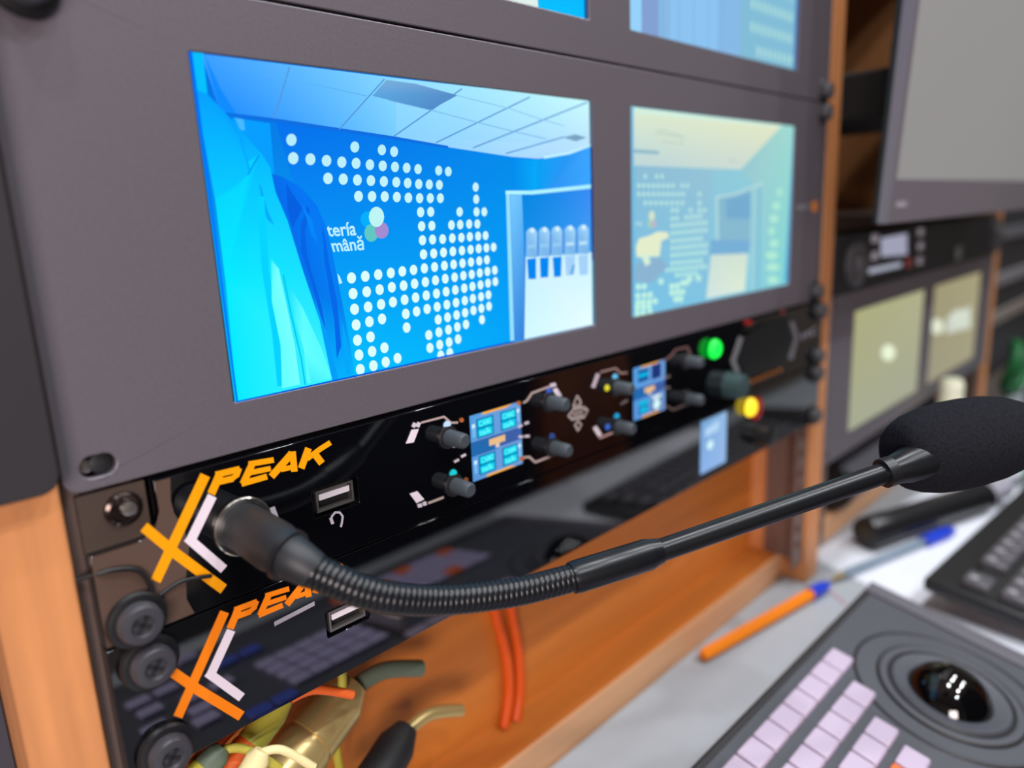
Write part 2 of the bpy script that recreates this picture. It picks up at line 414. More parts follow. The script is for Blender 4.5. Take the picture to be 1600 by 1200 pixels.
    A4 = '''993,417 1079,407 1160,396 1003,515 1088,503 1169,490 1012,612 1097,598 1178,582 1022,710 1105,690 1184,673 1030,806 1112,785 1040,898 1122,876 1199,853 1048,988 1130,965 1207,942 1281,918'''
    pts += [(300+float(a)/4, 330+float(b)/4) for a, b in (q.split(',') for q in A4.split())]
    p.k += 1
    for u, v in pts:
        f = (u-450)/330; lowf = max(0, min(1, (v-200)/200))
        c = (175+45*lowf, 235+18*lowf, 250)
        p.dot(u, v, 8.2-3.9*f, (9.6-2.6*f), c)
        p.k += 0
    p.k += 1
    p.poly([(526, 427), (530, 432), (534, 442), (529, 444)], (190, 240, 255))
    # wall writing and the four blobs
    p.text('tería', [(506, 351), (554, 346), (556, 368), (512, 370)], (185, 240, 255), bold=.02)
    p.text('mână', [(513, 372), (566, 368), (568, 391), (520, 394)], (185, 240, 255), bold=.02)
    p.dot(574, 343, 12, 13, (0, 175, 250)); p.k += 1
    p.dot(579, 364, 11, 14, (95, 200, 195)); p.k += 1
    p.dot(595, 360, 11, 13, (165, 140, 210)); p.k += 1
    p.dot(587, 339, 12, 16, (190, 245, 245)); p.k += 1
    # doorway with cabinet and dispensers
    p.poly([(791, 300), (860, 298), (924, 291), (927, 507), (799, 533)], (60, 140, 225))
    p.grad([(796, 305), (816, 304), (818, 530), (802, 532)], [(120, 205, 255), (105, 190, 255), (50, 130, 220), (60, 140, 225)], 6)
    p.grad([(814, 304), (924, 295), (925, 400), (818, 405)], [(0, 135, 225), (60, 140, 245), (70, 165, 245), (20, 145, 235)], 8)
    p.poly([(820, 400), (924, 394), (926, 507), (818, 530)], [(200, 240, 255), (205, 245, 255), (232, 255, 255), (210, 250, 255)])
    p.line([(799, 533), (792, 302)], 6, (150, 225, 255)); p.line([(790, 301), (830, 301), (860, 298), (926, 291)], 6, (175, 245, 255))
    for q in ([(822, 405), (836, 403), (836, 436), (824, 436)], [(842, 403), (856, 402), (855, 433), (843, 434)], [(862, 402), (876, 401), (875, 432), (864, 433)]):
        p.poly(q, (0, 135, 240))
    for q in ([(881, 400), (897, 399), (896, 429), (883, 431)], [(902, 399), (917, 398), (917, 429), (904, 430)]):
        p.poly(q, (165, 210, 250)); 
    p.line([(895, 414), (891, 428)], 3, (70, 150, 225))
    for k, cx in enumerate((829, 848.5, 868, 888.5, 909)):
        top = 356-k*1.2; bot = 402-k*1.3; w2 = 8.6
        pts2 = [(cx-w2, bot), (cx-w2, top+12)]+[(cx+w2*math.cos(a), top+10-10*math.sin(a)) for a in [math.pi*(1-j/8) for j in range(9)]]+[(cx+w2, bot)]
        p.poly(pts2, [(130, 190, 240)]*2+[(165, 215, 250)]*9+[(120, 180, 235)])
        p.poly([(cx-w2*.7, bot-14), (cx+w2*.7, bot-15), (cx+w2*.7, bot-20), (cx-w2*.7, bot-19)], (190, 230, 255) if k > 2 else (150, 205, 245))
        p.dot(cx+1, top+4, 3.2, 4.2, (215, 245, 255)); p.k += 1
        if k: p.line([(cx-w2-1.2, bot), (cx-w2-1.2, top+14)], 1.6, (60, 120, 215))
    # dark coat
    p.poly([(421, 272), (438, 276), (468, 293), (493, 322), (509, 358), (522, 420), (534, 480), (545, 540), (552, 587), (508, 598), (470, 440)],
           [(0, 105, 235), (0, 112, 240), (0, 118, 245), (0, 115, 240), (0, 122, 245), (0, 120, 240), (0, 130, 240), (0, 160, 250), (0, 180, 255), (0, 175, 255), (0, 110, 235)])
    for q_, cc in (([(478, 320), (482, 330), (474, 362), (478, 400), (500, 478), (514, 560), (506, 520), (484, 440), (468, 390), (468, 352)], (0, 100, 228)),
                   ([(500, 350), (506, 372), (512, 410), (524, 470), (531, 540), (524, 560), (520, 500), (505, 410)], (0, 104, 232)),
                   ([(445, 287), (470, 326), (455, 356), (447, 330)], (0, 96, 225)), ([(470, 320), (486, 346), (494, 380), (484, 366)], (0, 135, 250)),
                   ([(490, 470), (508, 520), (522, 575), (526, 592), (514, 594), (505, 540)], (0, 158, 250)), ([(532, 500), (541, 540), (546, 584), (538, 586), (534, 550)], (0, 168, 252))):
        p.poly(q_, cc)
    # light coat on a hook
    p.poly([(296, 82), (315, 84), (322, 148), (303, 146)], (0, 192, 255))
    T, Mc, B = (0, 160, 255), (0, 212, 255), (0, 236, 255)
    p.poly([(302, 140), (322, 148), (345, 172), (374, 203), (405, 240), (385, 262), (360, 300), (332, 300)], [T, T, T, (0, 165, 255), (0, 180, 255), (0, 190, 255), Mc, Mc])
    p.poly([(331, 290), (390, 250), (405, 238), (420, 262), (428, 300), (447, 345), (470, 420), (497, 500), (517, 596), (368, 629), (350, 440)],
           [Mc, Mc, (0, 185, 255), (0, 190, 255), (0, 200, 255), (0, 212, 255), (20, 225, 255), (30, 230, 255), (60, 245, 255), B, B])
    p.poly([(302, 140), (330, 165), (375, 215), (388, 270), (360, 300), (333, 310)], [T, (0, 165, 255), (0, 170, 255), (0, 195, 255), (0, 218, 255), (0, 205, 255)])
    p.line([(385, 273), (402, 243)], 2.5, (0, 150, 245)); p.poly([(402, 288), (406, 292), (416, 330), (426, 352), (416, 344), (408, 326)], (0, 172, 252))
    p.line([(345, 172), (372, 212), (388, 268)], 2, (0, 160, 255))
    p.line([(405, 310), (412, 420), (428, 520), (436, 600)], 11, (0, 212, 255))
    p.poly([(421, 405), (433, 420), (446, 480), (458, 540), (466, 600), (438, 606), (436, 540), (422, 470)], [(60, 245, 255)]+[(120, 255, 255)]*4+[(100, 255, 255)]*3)
    p.poly([(448, 445), (470, 480), (500, 545), (516, 590), (485, 597), (478, 598), (472, 545), (458, 500)], [(20, 225, 255)]+[(90, 252, 255)]*3+[(60, 240, 255), (110, 255, 255), (100, 255, 255), (60, 240, 255)])
    p.line([(440, 430), (452, 490), (468, 560), (474, 600)], 2.4, (0, 195, 240))
    # edges of the lit area
    p.line([(296, 82), (368, 627)], 3, (0, 110, 255)); p.line([(368, 627), (800, 533)], 2.5, (0, 100, 225))
    p.poly([(919, 157), (926, 158), (930, 505), (923, 506)], [(60, 120, 160), (60, 120, 160), (60, 140, 170), (60, 120, 160)])
    p.line([(921, 230), (923, 405)], 3, (0, 40, 130))
    return p
left_picture().build('screen', low, label='screen showing a blue room with a dotted wall map and a hanging coat')

def right_picture():
    p = Pic(1.2); q = lambda a, b: (960+a/3.2441, 140+b/3.2441)
    p.grad([(985, 165), (1244, 195), (1234, 449), (988, 496)], [(150, 195, 215), (150, 210, 215), (135, 205, 225), (120, 195, 230)], 10)
    p.grad([q(90, 385), q(500, 410), q(480, 1050), q(95, 1140)], [(140, 190, 215), (150, 195, 215), (130, 195, 225), (118, 195, 232)], 8)
    p.grad([q(90, 92), q(850, 182), q(640, 405), q(92, 385)], [(222, 235, 208), (228, 232, 196), (205, 220, 212), (190, 215, 218)], 8)
    p.poly([q(88, 90), q(850, 180), q(845, 192), q(88, 120)], (212, 240, 222))
    p.poly([q(90, 300), q(225, 310), q(225, 330), q(90, 322)], (150, 190, 205))
    for ln in ([(205, 222), (345, 240), (345, 275), (240, 262)], ):
        p.line([q(*a) for a in ln], 1.6, (190, 205, 190))
    p.line([q(215, 210), q(235, 205), q(340, 235)], 1.4, (180, 200, 188)); p.line([q(580, 355), q(620, 365)], 3, (190, 208, 200))
    p.poly([q(640, 405), q(850, 182), q(915, 190), q(880, 975), q(690, 1020), q(700, 480)], [(150, 200, 210), (160, 215, 208), (158, 220, 212), (130, 215, 215), (140, 205, 220), (155, 205, 212)])
    rows = [(440, [155, 213, 240]), (487, list(range(122, 305, 25))+[343, 369]), (530, list(range(122, 350, 25))+[430]), (575, list(range(155, 350, 27))+[430]),
            (612, [293, 317, 385, 430, 456]), (655, [293, 317, 362, 386, 410, 434]), (690, range(293, 462, 24)), (728, range(293, 482, 24)), (768, range(293, 460, 24)),
            (804, range(293, 480, 24)), (840, range(293, 480, 24)), (880, range(293, 460, 24)), (912, list(range(265, 460, 24))), (943, range(315, 430, 24)), (968, [235, 380, 425]),
            (985, [120, 150, 345, 365]), (997, [290, 318]), (1030, [118, 150, 180, 290, 318, 345]), (1065, [118, 145, 175, 205, 310, 335]), (1090, [115, 145, 175]), (1120, [115, 145, 180])]
    p.k += 1
    for y, xs in rows:
        for x in xs:
            yy = y-(x-290)*.09*(1 if y > 640 else -.0) if y > 640 else y
            f = (y-430)/700; big = 1 if y > 960 else 0
            u, v = q(x, yy); p.dot(u, v, 2.6+1.6*big, 3.8+1.2*big, (185+10*f, 228+18*f, 226))
    p.k += 1
    p.text('ria', [q(105, 665), q(140, 668), q(140, 688), q(105, 690)], (185, 225, 235)); 
    p.dot(*q(188, 640), 4.5, 8, (215, 228, 200)); p.k += 1
    p.dot(*q(178, 680), 4, 7, (160, 210, 190)); p.k += 1
    p.dot(*q(198, 682), 4, 6, (195, 180, 200)); p.k += 1
    # doorway, bench
    p.poly([q(515, 540), q(620, 520), q(690, 495), q(690, 765), q(515, 760)], (135, 185, 208))
    p.poly([q(565, 560), q(690, 520), q(690, 655), q(565, 655)], (118, 172, 208))
    p.poly([q(490, 760), q(690, 765), q(680, 835), q(480, 835)], (120, 175, 215))
    p.line([q(520, 760), q(518, 545), q(610, 530), q(750, 475)], 3.4, (185, 222, 222))
    p.line([q(700, 500), q(692, 1015)], 5, (160, 210, 220)); p.line([q(735, 500), q(725, 1010)], 3, (120, 180, 220))
    p.poly([q(488, 838), q(675, 830), q(660, 1020), q(462, 1060)], [(205, 225, 215), (210, 228, 210), (222, 236, 216), (210, 230, 225)])
    # words on the side wall, blurred
    for a, b, r in ((835, 520, 4), (818, 590, 6), (806, 655, 7), (795, 718, 5), (806, 780, 7), (795, 840, 10), (800, 900, 11), (800, 965, 9)):
        p.dot(*q(a, b), r, 6.5, (178, 236, 214)); p.k += 1
    # folded things on a chair
    p.poly([q(105, 880), q(230, 850), q(270, 900), q(180, 980), q(95, 970)], (140, 180, 210))
    p.poly([q(105, 800), q(120, 755), q(175, 740), q(215, 720), q(265, 722), q(275, 750), q(235, 765), q(225, 845), q(110, 850)], (228, 238, 205))
    p.poly([q(130, 840), q(165, 830), q(180, 880), q(155, 895)], (215, 240, 215))
    p.poly([q(905, 190), q(918, 190), q(885, 975), q(860, 978)], [(110, 175, 215), (110, 175, 215), (60, 150, 205), (70, 160, 215)])
    p.line([q(88, 90), q(95, 1145)], 3, (100, 185, 230))
    return p
right_picture().build('screen', low, label='screen showing a paler view of the dotted blue room')

def grab(p, x0, z0):    # clip helper: background for a whole screen given in mm
    return [(x0, z0+SH), (x0+SW, z0+SH), (x0+SW, z0), (x0, z0)]
for a, n in ((SX[0], 0), (SX[1], 1)):
    p = Pic(1.2); z0 = 132.5+SZ
    if n == 0:
        p.grad(grab(p, a, z0), [(0, 110, 230), (0, 130, 240), (0, 190, 255), (0, 200, 255)], 8, px=False)
        p.poly([(a+100, z0), (a+145, z0), (a+143, z0+52), (a+102, z0+52)], (225, 240, 235), px=False)
        p.poly([(a+SW-1.6, z0), (a+SW, z0), (a+SW, z0+SH), (a+SW-1.6, z0+SH)], (0, 90, 170), px=False)
        p.build('screen', up, label='screen of which only a bright blue corner shows')
    else:
        p.grad(grab(p, a, z0), [(140, 190, 225), (140, 200, 220), (130, 190, 220), (140, 190, 235)], 8, px=False)
        for x0, x1, c in ((0, 10, (150, 210, 250)), (10, 24, (130, 160, 210)), (24, 34, (135, 185, 228)), (34, 80, (140, 195, 240)), (80, 105, (135, 185, 230)), (105, SW, (130, 188, 215))):
            p.poly([(a+x0, z0), (a+x1, z0), (a+x1, z0+SH), (a+x0, z0+SH)], c, px=False); p.k -= 1
        p.k += 1
        for k in range(5): p.line([(a+28+k*14, z0), (a+26+k*15, z0+SH)], .6, (115, 170, 222), px=False)
        for r, zz in enumerate((5, 17, 29, 41, 53)):
            for k in range(9 if r else 8):
                cx = a+(118 if r else 126)+k*6.2; p.poly([(cx+1.9*math.cos(t*.52), z0+zz+3.2*math.sin(t*.52)) for t in range(12)], (170, 220, 220), px=False); p.k -= 1
        p.k += 1; p.poly([(a+SW-3, z0), (a+SW, z0), (a+SW, z0+SH), (a+SW-3, z0+SH)], (60, 110, 180), px=False)
        p.build('screen', up, label='pale blue screen with rows of dots at its right')
for a, n in ((505+SX[0], 0), (505+SX[1], 1)):
    p = Pic(1.2); z0 = -132.5+SZ
    if n == 0:
        p.grad(grab(p, a, z0), [(172, 172, 126), (176, 176, 140), (166, 168, 146), (166, 170, 146)], 6, px=False)
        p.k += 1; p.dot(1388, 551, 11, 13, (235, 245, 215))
    else:
        p.grad(grab(p, a, z0), [(160, 152, 118), (168, 160, 124), (165, 160, 130), (158, 152, 130)], 6, px=False)
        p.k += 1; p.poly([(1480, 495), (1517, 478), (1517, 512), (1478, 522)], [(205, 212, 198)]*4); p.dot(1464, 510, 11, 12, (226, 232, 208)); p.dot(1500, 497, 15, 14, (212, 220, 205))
    p.build('screen', far, label='pale olive screen with a painted reflection spot' if n == 0 else 'pale olive screen with wide painted glare')  # reflected glare is painted into these pictures as glowing spots
# small maker's mark at the right end of the panel
p = Pic(-.02); p.poly([(1268, 315), (1277, 314), (1277, 330), (1268, 331)], (210, 125, 50)); p.poly([(1244, 321), (1264, 319), (1264, 326), (1244, 328)], (125, 122, 132)); p.build('badge', low, INK, 'small orange and grey badge')
#==SECTION GLOSSY INTERCOM UNITS
def glossy_unit(z1, label, first):
    z0 = z1-43.6
    t = thing('intercom_panel', (0, -3, z0), label, 'intercom panel')
    if first:
        out = [(2.5, z0), (482, z0), (482, z1), (21.5, z1)]
        out += [(21.5-.0, z1-9)]+[(15.5+6*math.cos(math.radians(a)), z1-10-6*math.sin(math.radians(a))) for a in range(0, 91, 15)]+[(2.5, z1-16)]
    else: out = [(2.5, z0), (482, z0), (482, z1), (2.5, z1)]
    holes = [rrect(69.5, 87.5, z1-27.6, z1-17.5, .8, 3)]
    plate(out, holes, -3, .2).build('faceplate', M_gloss, t, bevel=.08)
    MB().box(2.5, 20, .3, 2.8, z0, z1).build('ear', M_ear, t)
    MB().box(22, 460, .8, 120, z0+.6, z1-.6).build('housing', M_dark, t)
    # usb socket
    y = -2.4
    u = MB(); u.add(*[[(0, 0, 0)], []]); u = MB()
    x0, x1, a, b = 71.2, 85.8, z1-26.2, z1-18.6
    u.box(x0, x1, y, .5, b-.7, b); u.box(x0, x1, y, .5, a, a+.7); u.box(x0, x0+.7, y, .5, a+.7, b-.7); u.box(x1-.7, x1, y, .5, a+.7, b-.7)
    us = u.build('usb_socket', M_steel, t)
    MB().box(x0+1.4, x1-1.4, y+.3, .4, b-3.6, b-1.6).build('tongue', mat('usb_tongue_white', (225, 215, 220), .4), us)
    # logo and prints
    p = Pic(-3.03); O = (240, 158, 12) if first else (240, 128, 16); Wt = (226, 214, 224)
    z = lambda a, b: (300+a/4.706, 660+b/4.706)
    if first:
        p.poly([(2.7, z0+.3), (27, z0+.3), (25.4, z1-38), (26.2, z1-31), (28.4, z1-22), (27.6, z1-16), (25.6, z1-11), (25.2, z1-7), (26, z1-.3), (21.7, z1-.3), (21.7, z1-9), (20, z1-13.6), (15.5, z1-16.2), (2.7, z1-16.2)], (88, 70, 61), px=False)
    if True:
        p.line([(319, 746), (245, 904)], 16, O)
        p.line([(228, 826), (276, 866), (346, 918)], 17, O)
        p.line([(330, 778), (297, 846)], 15, Wt); p.line([(295, 842), (347, 887)], 15, Wt)
        k = 1/4.706
        for ln, wd in (([(146, 512), (185, 425), (200, 385)], 52), ([(185, 382), (340, 345)], 40), ([(345, 345), (330, 385), (285, 418)], 34), ([(200, 435), (290, 415)], 40),
                       ([(378, 440), (432, 325)], 44), ([(425, 305), (590, 277)], 36), ([(410, 372), (568, 340)], 34), ([(372, 448), (540, 400)], 38),
                       ([(590, 388), (725, 235)], 46), ([(738, 225), (750, 350)], 42), ([(660, 345), (745, 325)], 32),
                       ([(805, 325), (850, 200)], 44), ([(850, 262), (940, 195), (1008, 152)], 34), ([(895, 225), (945, 290)], 46)):
            p.line([z(*q) for q in ln], wd*k*1.14, O)
        g = lambda a, b: (600+a/5, 590+b/5)
        G = (205, 195, 205); G2 = (180, 160, 155)
        if first:
            # headset symbol and small print
            p.line([z(1020, 725), z(1025, 690), z(1050, 660), z(1085, 662), z(1105, 690), z(1100, 730), z(1092, 765)], 3.2, G)
            p.line([z(1018, 705), z(1030, 740)], 5, G); p.line([z(590, 630), z(612, 690)], 8, G)
            # frames left of the display
            p.line([g(290, 350), g(465, 305), g(520, 352), g(570, 350)], 3.2, G2); p.line([g(345, 978), g(458, 935)], 3.6, G2)
            p.poly([g(210, 405), g(268, 400), g(228, 505), g(165, 515)], Wt); p.poly([g(195, 905), g(255, 885), g(310, 950), g(250, 980)], Wt)
            p.line([g(225, 380), g(235, 360)], 6, G); p.line([g(258, 378), g(268, 355)], 6, G); p.line([g(265, 1000), g(285, 995)], 6, G); p.line([g(305, 985), g(320, 980)], 6, G)
            p.line([g(1085, 195), g(1110, 180), g(1150, 120), g(1290, 68)], 3.2, G2); p.line([g(1300, 60), g(1330, 55)], 6, G); p.poly([g(1310, 90), g(1345, 80), g(1385, 140), g(1350, 155)], Wt)
            p.line([g(1085, 622), g(1130, 618), g(1175, 660), g(1350, 592)], 3.2, G2)
            for a, b in (((535, 535), (570, 532)), ((600, 530), (628, 528)), ((545, 655), (575, 640)), ((600, 615), (628, 600)), ((1045, 385), (1070, 372)), ((1095, 358), (1120, 348)), ((1048, 460), (1075, 460)), ((1095, 457), (1125, 455))):
                p.line([g(*a), g(*b)], 3.8, G)
            for a, b in ((598, 330), (1045, 198), (1068, 632), (633, 795)): p.dot(*g(a, b), 3.6, 3.6, (175, 100, 50))
            p.k += 1
            # crossed arrow symbol
            for ln in ([(1470, 220), (1500, 140), (1528, 195), (1525, 225), (1475, 235), (1470, 220)], [(1430, 300), (1470, 250), (1540, 235), (1580, 255), (1555, 310), (1460, 330), (1430, 300)],
                       [(1480, 370), (1510, 335), (1532, 365), (1505, 415), (1480, 370)], [(1460, 280), (1540, 262)], [(1465, 300), (1545, 285)]):
                p.line([g(*q) for q in ln], 2, (190, 175, 170))
            h = lambda a, b: (880+a/5, 500+b/5); G3 = (165, 135, 130)
            p.line([h(280, 405), h(400, 375), h(440, 415), h(490, 410)], 2.4, G3); p.line([h(260, 425), h(225, 520)], 6, (190, 175, 185)); p.line([h(240, 840), h(275, 895)], 7, (215, 200, 205)); p.line([h(275, 920), h(420, 860)], 2.6, (200, 160, 150))
            p.line([h(775, 320), h(830, 280), h(870, 230), h(960, 210), h(985, 270)], 2.4, (130, 95, 95)); p.line([h(780, 660), h(850, 700), h(970, 650)], 2.4, (110, 95, 90))
            for a, b in (((440, 560), (490, 560)), ((440, 655), (490, 625)), ((780, 455), (820, 435)), ((780, 530), (820, 525))): p.line([h(*a), h(*b)], 3, (120, 110, 108))
            for ln in ([(75, 640), (100, 590), (128, 635), (125, 655), (78, 665)], [(30, 740), (70, 690), (150, 675), (180, 700), (155, 750), (60, 770), (30, 740)], [(82, 815), (108, 790), (130, 812), (105, 860), (82, 815)], [(65, 725), (145, 705)]):
                p.line([h(*q) for q in ln], 2, (170, 155, 150))
            e = lambda a, b: (1130+a/6.665, 480+b/6.665)
            p.poly([e(160, 330), e(420, 150), e(660, 110), e(740, 330), e(640, 600), e(200, 740), e(140, 560)], (19, 20, 22))
            p.line([e(165, 320), e(85, 560)], 8, (112, 112, 116)); p.line([e(85, 550), e(150, 720)], 8, (112, 112, 116))
            p.line([e(700, 160), e(750, 320)], 7.5, (110, 108, 114)); p.line([e(750, 310), e(685, 530)], 7.5, (110, 108, 114))
            p.text('HC', [e(800, 265), e(965, 190), e(965, 270), e(810, 345)], (160, 157, 168))
            for k in range(6): p.dot(*e(285+k*58, 770-k*24), 3.6, 3.4, (140, 80, 25))
            p.k += 1
            p.dot(*e(240, 155), 7, 4, (150, 30, 30)); p.dot(*e(600, 45), 4, 4, (110, 50, 35))
        else: p.shift(dz=-44.45)
    if not first:
        p.poly([(51, z1-12.6), (66, z1-11.6), (66, z1-13.2), (51, z1-14.2)], (150, 145, 155), px=False)
    p.build('printed_markings', t, INK)
    return t
u1 = glossy_unit(-.5, 'upper glossy black intercom panel with orange lettering and lit square displays', True)
u2 = glossy_unit(-44.9, 'lower glossy black intercom panel, its orange lettering below the other panel and lens-like reflections', False)
u2['label'] = 'lower of the two glossy black panels with orange lettering, pale blue reflection painted on as a glow'

# lit square displays of the upper unit
def square_display(unit, which):
    z1 = -8.3
    if which == 0:
        x0, x1, za, zb = 141, 170, -36, -8.5
    else: x0, x1, za, zb = 251.5, 280, -36, -8.8
    p = Pic(-3.05); L = lambda a, b: (x0+(x1-x0)*a, zb-(zb-za)*b)
    R_ = lambda a, b, c, d, col: (p.poly([L(a, b), L(c, b), L(c, d), L(a, d)], col, px=False))
    p.grad([L(0, 0), L(1, 0), L(1, 1), L(0, 1)], [(88, 160, 225), (110, 160, 225), (120, 160, 215), (90, 150, 220)], 6, px=False)
    R_(0, .40, 1, .60, (62, 95, 165)); R_(0, .42, .5, .62, (35, 105, 175))
    p.poly([L(.25, 0), L(.85, -.0), L(.7, .035), L(.22, .035)], (250, 175, 60), px=False); p.poly([L(.25, 1), L(.85, 1), L(.75, .965), L(.28, .965)], (250, 180, 90), px=False)
    R_(.34, .44, .66, .54, (235, 190, 135)); R_(.46, .54, .54, .60, (225, 200, 190))
    if which == 0:
        for i, (a, b, n) in enumerate(((.12, .08, 'CAM1'), (.58, .08, 'CAM2'), (.12, .64, 'CAM3'), (.58, .64, 'CAM4'))):
            R_(a, b, a+.32, b+.29, (0, 85, 140))
            R_(a+.02, b+.015, a+.30, b+.135, (0, 200, 238)); R_(a+.02, b+.155, a+.30, b+.275, (0, 200, 238))
            p.text(n, [L(a+.04, b+.03), L(a+.28, b+.03), L(a+.28, b+.12), L(a+.04, b+.12)], (90, 255, 255), px=False, bold=.03)
            p.text('talk', [L(a+.04, b+.165), L(a+.28, b+.165), L(a+.28, b+.26), L(a+.04, b+.26)], (90, 255, 255), px=False, bold=.03)
        for a, b in ((.05, .13), (.93, .1), (.05, .68), (.93, .66)):
            R_(a-.025, b, a+.025, b+.2, (120, 190, 240)); R_(a-.03, b, a+.03, b+.06, (200, 240, 255))
    else:
        R_(.14, .07, .46, .30, (20, 80, 150)); R_(.16, .14, .44, .21, (0, 190, 235)); R_(.56, .04, .86, .32, (28, 52, 120))
        R_(.14, .66, .46, .93, (40, 110, 175)); R_(.16, .67, .44, .76, (0, 190, 230)); R_(.2, .80, .42, .90, (0, 190, 230)); R_(.56, .62, .88, .95, (70, 90, 150))
        R_(.58, .64, .86, .72, (215, 235, 250)); p.poly([tuple(Vector(L(.72, .83))+Vector((3.4*math.cos(t*.5236), 2.9*math.sin(t*.5236)))) for t in range(12)], (215, 250, 255), px=False)
    return p.build('display', unit, label='lit display with four blue talk buttons' if which == 0 else 'lit display with fewer, dimmer buttons')
square_display(u1, 0); square_display(u1, 1)
p = Pic(-3.05)  # reflection on the lower panel, painted as a glowing pale blue patch
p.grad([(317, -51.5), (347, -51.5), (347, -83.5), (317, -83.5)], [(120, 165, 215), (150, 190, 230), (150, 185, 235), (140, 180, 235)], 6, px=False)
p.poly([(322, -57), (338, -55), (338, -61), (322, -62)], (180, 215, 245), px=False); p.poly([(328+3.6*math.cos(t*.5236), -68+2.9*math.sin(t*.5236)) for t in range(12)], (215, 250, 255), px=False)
p.build('display', u2, label='pale blue reflection painted as a glowing patch with a white spot')  # not a display: the painted reflection patch
# knobs
M_knob = mat('knob_rubber', (58, 66, 72), .55)
def knob(x, z, led, y=-3, r=3.2, L=9.5):
    col = MB().lathe((x, y, z), (0, -1, 0), [(0, 4.6), (.8, 4.6), (1.3, 3.9)]).build('knob', M_black, u1)
    MB().lathe((x, y-1, z), (0, -1, 0), [(0, r), (L-1, r*.93), (L, r*.7)]).build('knob_cap', M_knob, col)
    if led: MB().lathe((x+.2, y-.1, z+4.6), (0, -1, 0), [(0, 1.7), (.5, 1.6), (.9, .8)]).build('pilot_light', mat('led_%d_%d_%d' % led, (10, 10, 10), .4, emit=led, es=1.0), col)
knob(129, -14, (200, 225, 255)); knob(130.5, -34, (0, 205, 215)); knob(188, -12.5, (50, 90, 190)); knob(189, -33.5, (40, 70, 140))
knob(236, -15, (110, 205, 255)); knob(237, -35, (0, 175, 235)); knob(300, -13, None); knob(301, -34, None)
def led(u, v, r, col, unit, name='pilot_light', es=1.0, lab=None, y=-3):
    q = ony(u, v, y); o = MB().lathe((q.x, y, q.z), (0, -1, 0), [(0, r), (r*.25, r*.98), (r*.5, r*.8), (r*.66, r*.5), (r*.72, .01)]).build(name, mat('led_%d_%d_%d' % col, (10, 10, 10), .4, emit=col, es=es), unit)
    if lab: o['label'] = lab
led(948, 606, 1.5, (235, 225, 20), u1, lab='yellow pilot light'); led(949, 667, 1.5, (40, 95, 200), u1, lab='blue pilot light')
led(1115, 545, 5.6, (0, 250, 70), u1, 'lit_button', 1.5, 'bright green lit button', y=-5)
led(1171, 636, 5.9, (255, 218, 40), u2, 'lit_button', 1.7, 'bright yellow-orange lit button', y=-5)
MB().lathe((ony(1173, 637).x, -3, ony(1173, 637).z), (0, -1, 0), [(0, 7.4), (1.6, 7.2), (2.0, 6.1)]).build('button_ring', mat('led_ring_red', (60, 5, 2), .4, emit=(170, 10, 0), es=.6), u2)
q = ony(1130, 600); MB().lathe((q.x, -3, q.z), (0, -1, 0), [(0, 8), (3, 7.8), (10, 7.2), (10.8, 6.2)]).build('knob', mat('teal_grey_knob', (48, 70, 72), .5), u1)
q = ony(1178, 676); MB().lathe((q.x, -3, q.z), (0, -1, 0), [(0, 8), (3, 7.8), (9, 7.2), (9.8, 6.2)]).build('knob', M_black, u2)
# silver ring of the microphone socket + loop of thin black wire
MB().lathe((45, -3, -22), (0, -1, 0), [(0, 9.4), (1.0, 9.4), (1.5, 8.9), (1.5, 7.7), (.4, 7.5)]).build('socket_ring', mat('bright_chrome', (225, 222, 215), .15, 1), u1)
scr = thing('panel_screw', (13.5, .3, -7), 'round chrome screw in the notched corner left of the orange lettering', 'screw')
MB().lathe((13.5, .3, -7), (0, -1, 0), [(0, 5.0), (.8, 4.8), (1.4, 3.9), (1.0, 2.6), (.6, 2.2)]).build('washer', mat('dark_chrome', (70, 60, 56), .2, .9), scr)
MB().lathe((14.6, .0, -7), (0, -1, 0), [(0, 2.2), (1.6, 2.0), (1.9, 1.0)]).build('screw_head', M_steel, scr)
tag(MB().tube(spline([ony(120, 905, .5), ony(165, 893, -3.6), ony(205, 889, -3.9), ony(226, 900, -3.9), ony(238, 925, -3.6), ony(240, 960, -3.3)], 8), .75, 10).build('black_wire', M_black), 'thin black wire looping above the largest bolt at the left', 'wire')
tag(MB().tube(spline([ony(250, 930, -3.9), ony(285, 908, -3.9), ony(330, 900, -3.9)], 8), .6, 10).build('black_wire', M_black), 'short thin black wire below the first orange letter X', 'wire')
#==SECTION MICROPHONE
mic = thing('gooseneck_microphone', (45, -3, -22), 'black gooseneck microphone with foam windscreen plugged into the upper glossy panel', 'microphone')
def at(u, v, d): return CAM+ray(u, v)*d
J = Vector((45, -3.2, -22))
b1 = at(452, 868, 206)
con = [J, J.lerp(b1, .33), J.lerp(b1, .66), b1, at(492, 893, 205)]
cp = spline(con, 6); nC = len(cp)
rad = []
for i in range(nC):
    f = i/(nC-1); rad.append(7.5 if f < .58 else (7.2-(f-.58)/.42*2.1))
MB().tube(cp, rad, 36).build('plug', mat('matte_black_plug', (30, 33, 38), .5), mic)
MB().tube([at(446, 865, 206.6), at(453, 869, 206)], [7.45, 7.45], 32).build('plug_ring', M_black, mic)
neckp = [at(488, 891, 205), at(520, 905, 205), at(560, 922, 206), at(610, 934, 209), at(680, 938, 216), at(750, 933, 222), at(820, 922, 228), at(897, 902, 234)]
npth = spline(neckp, 46)
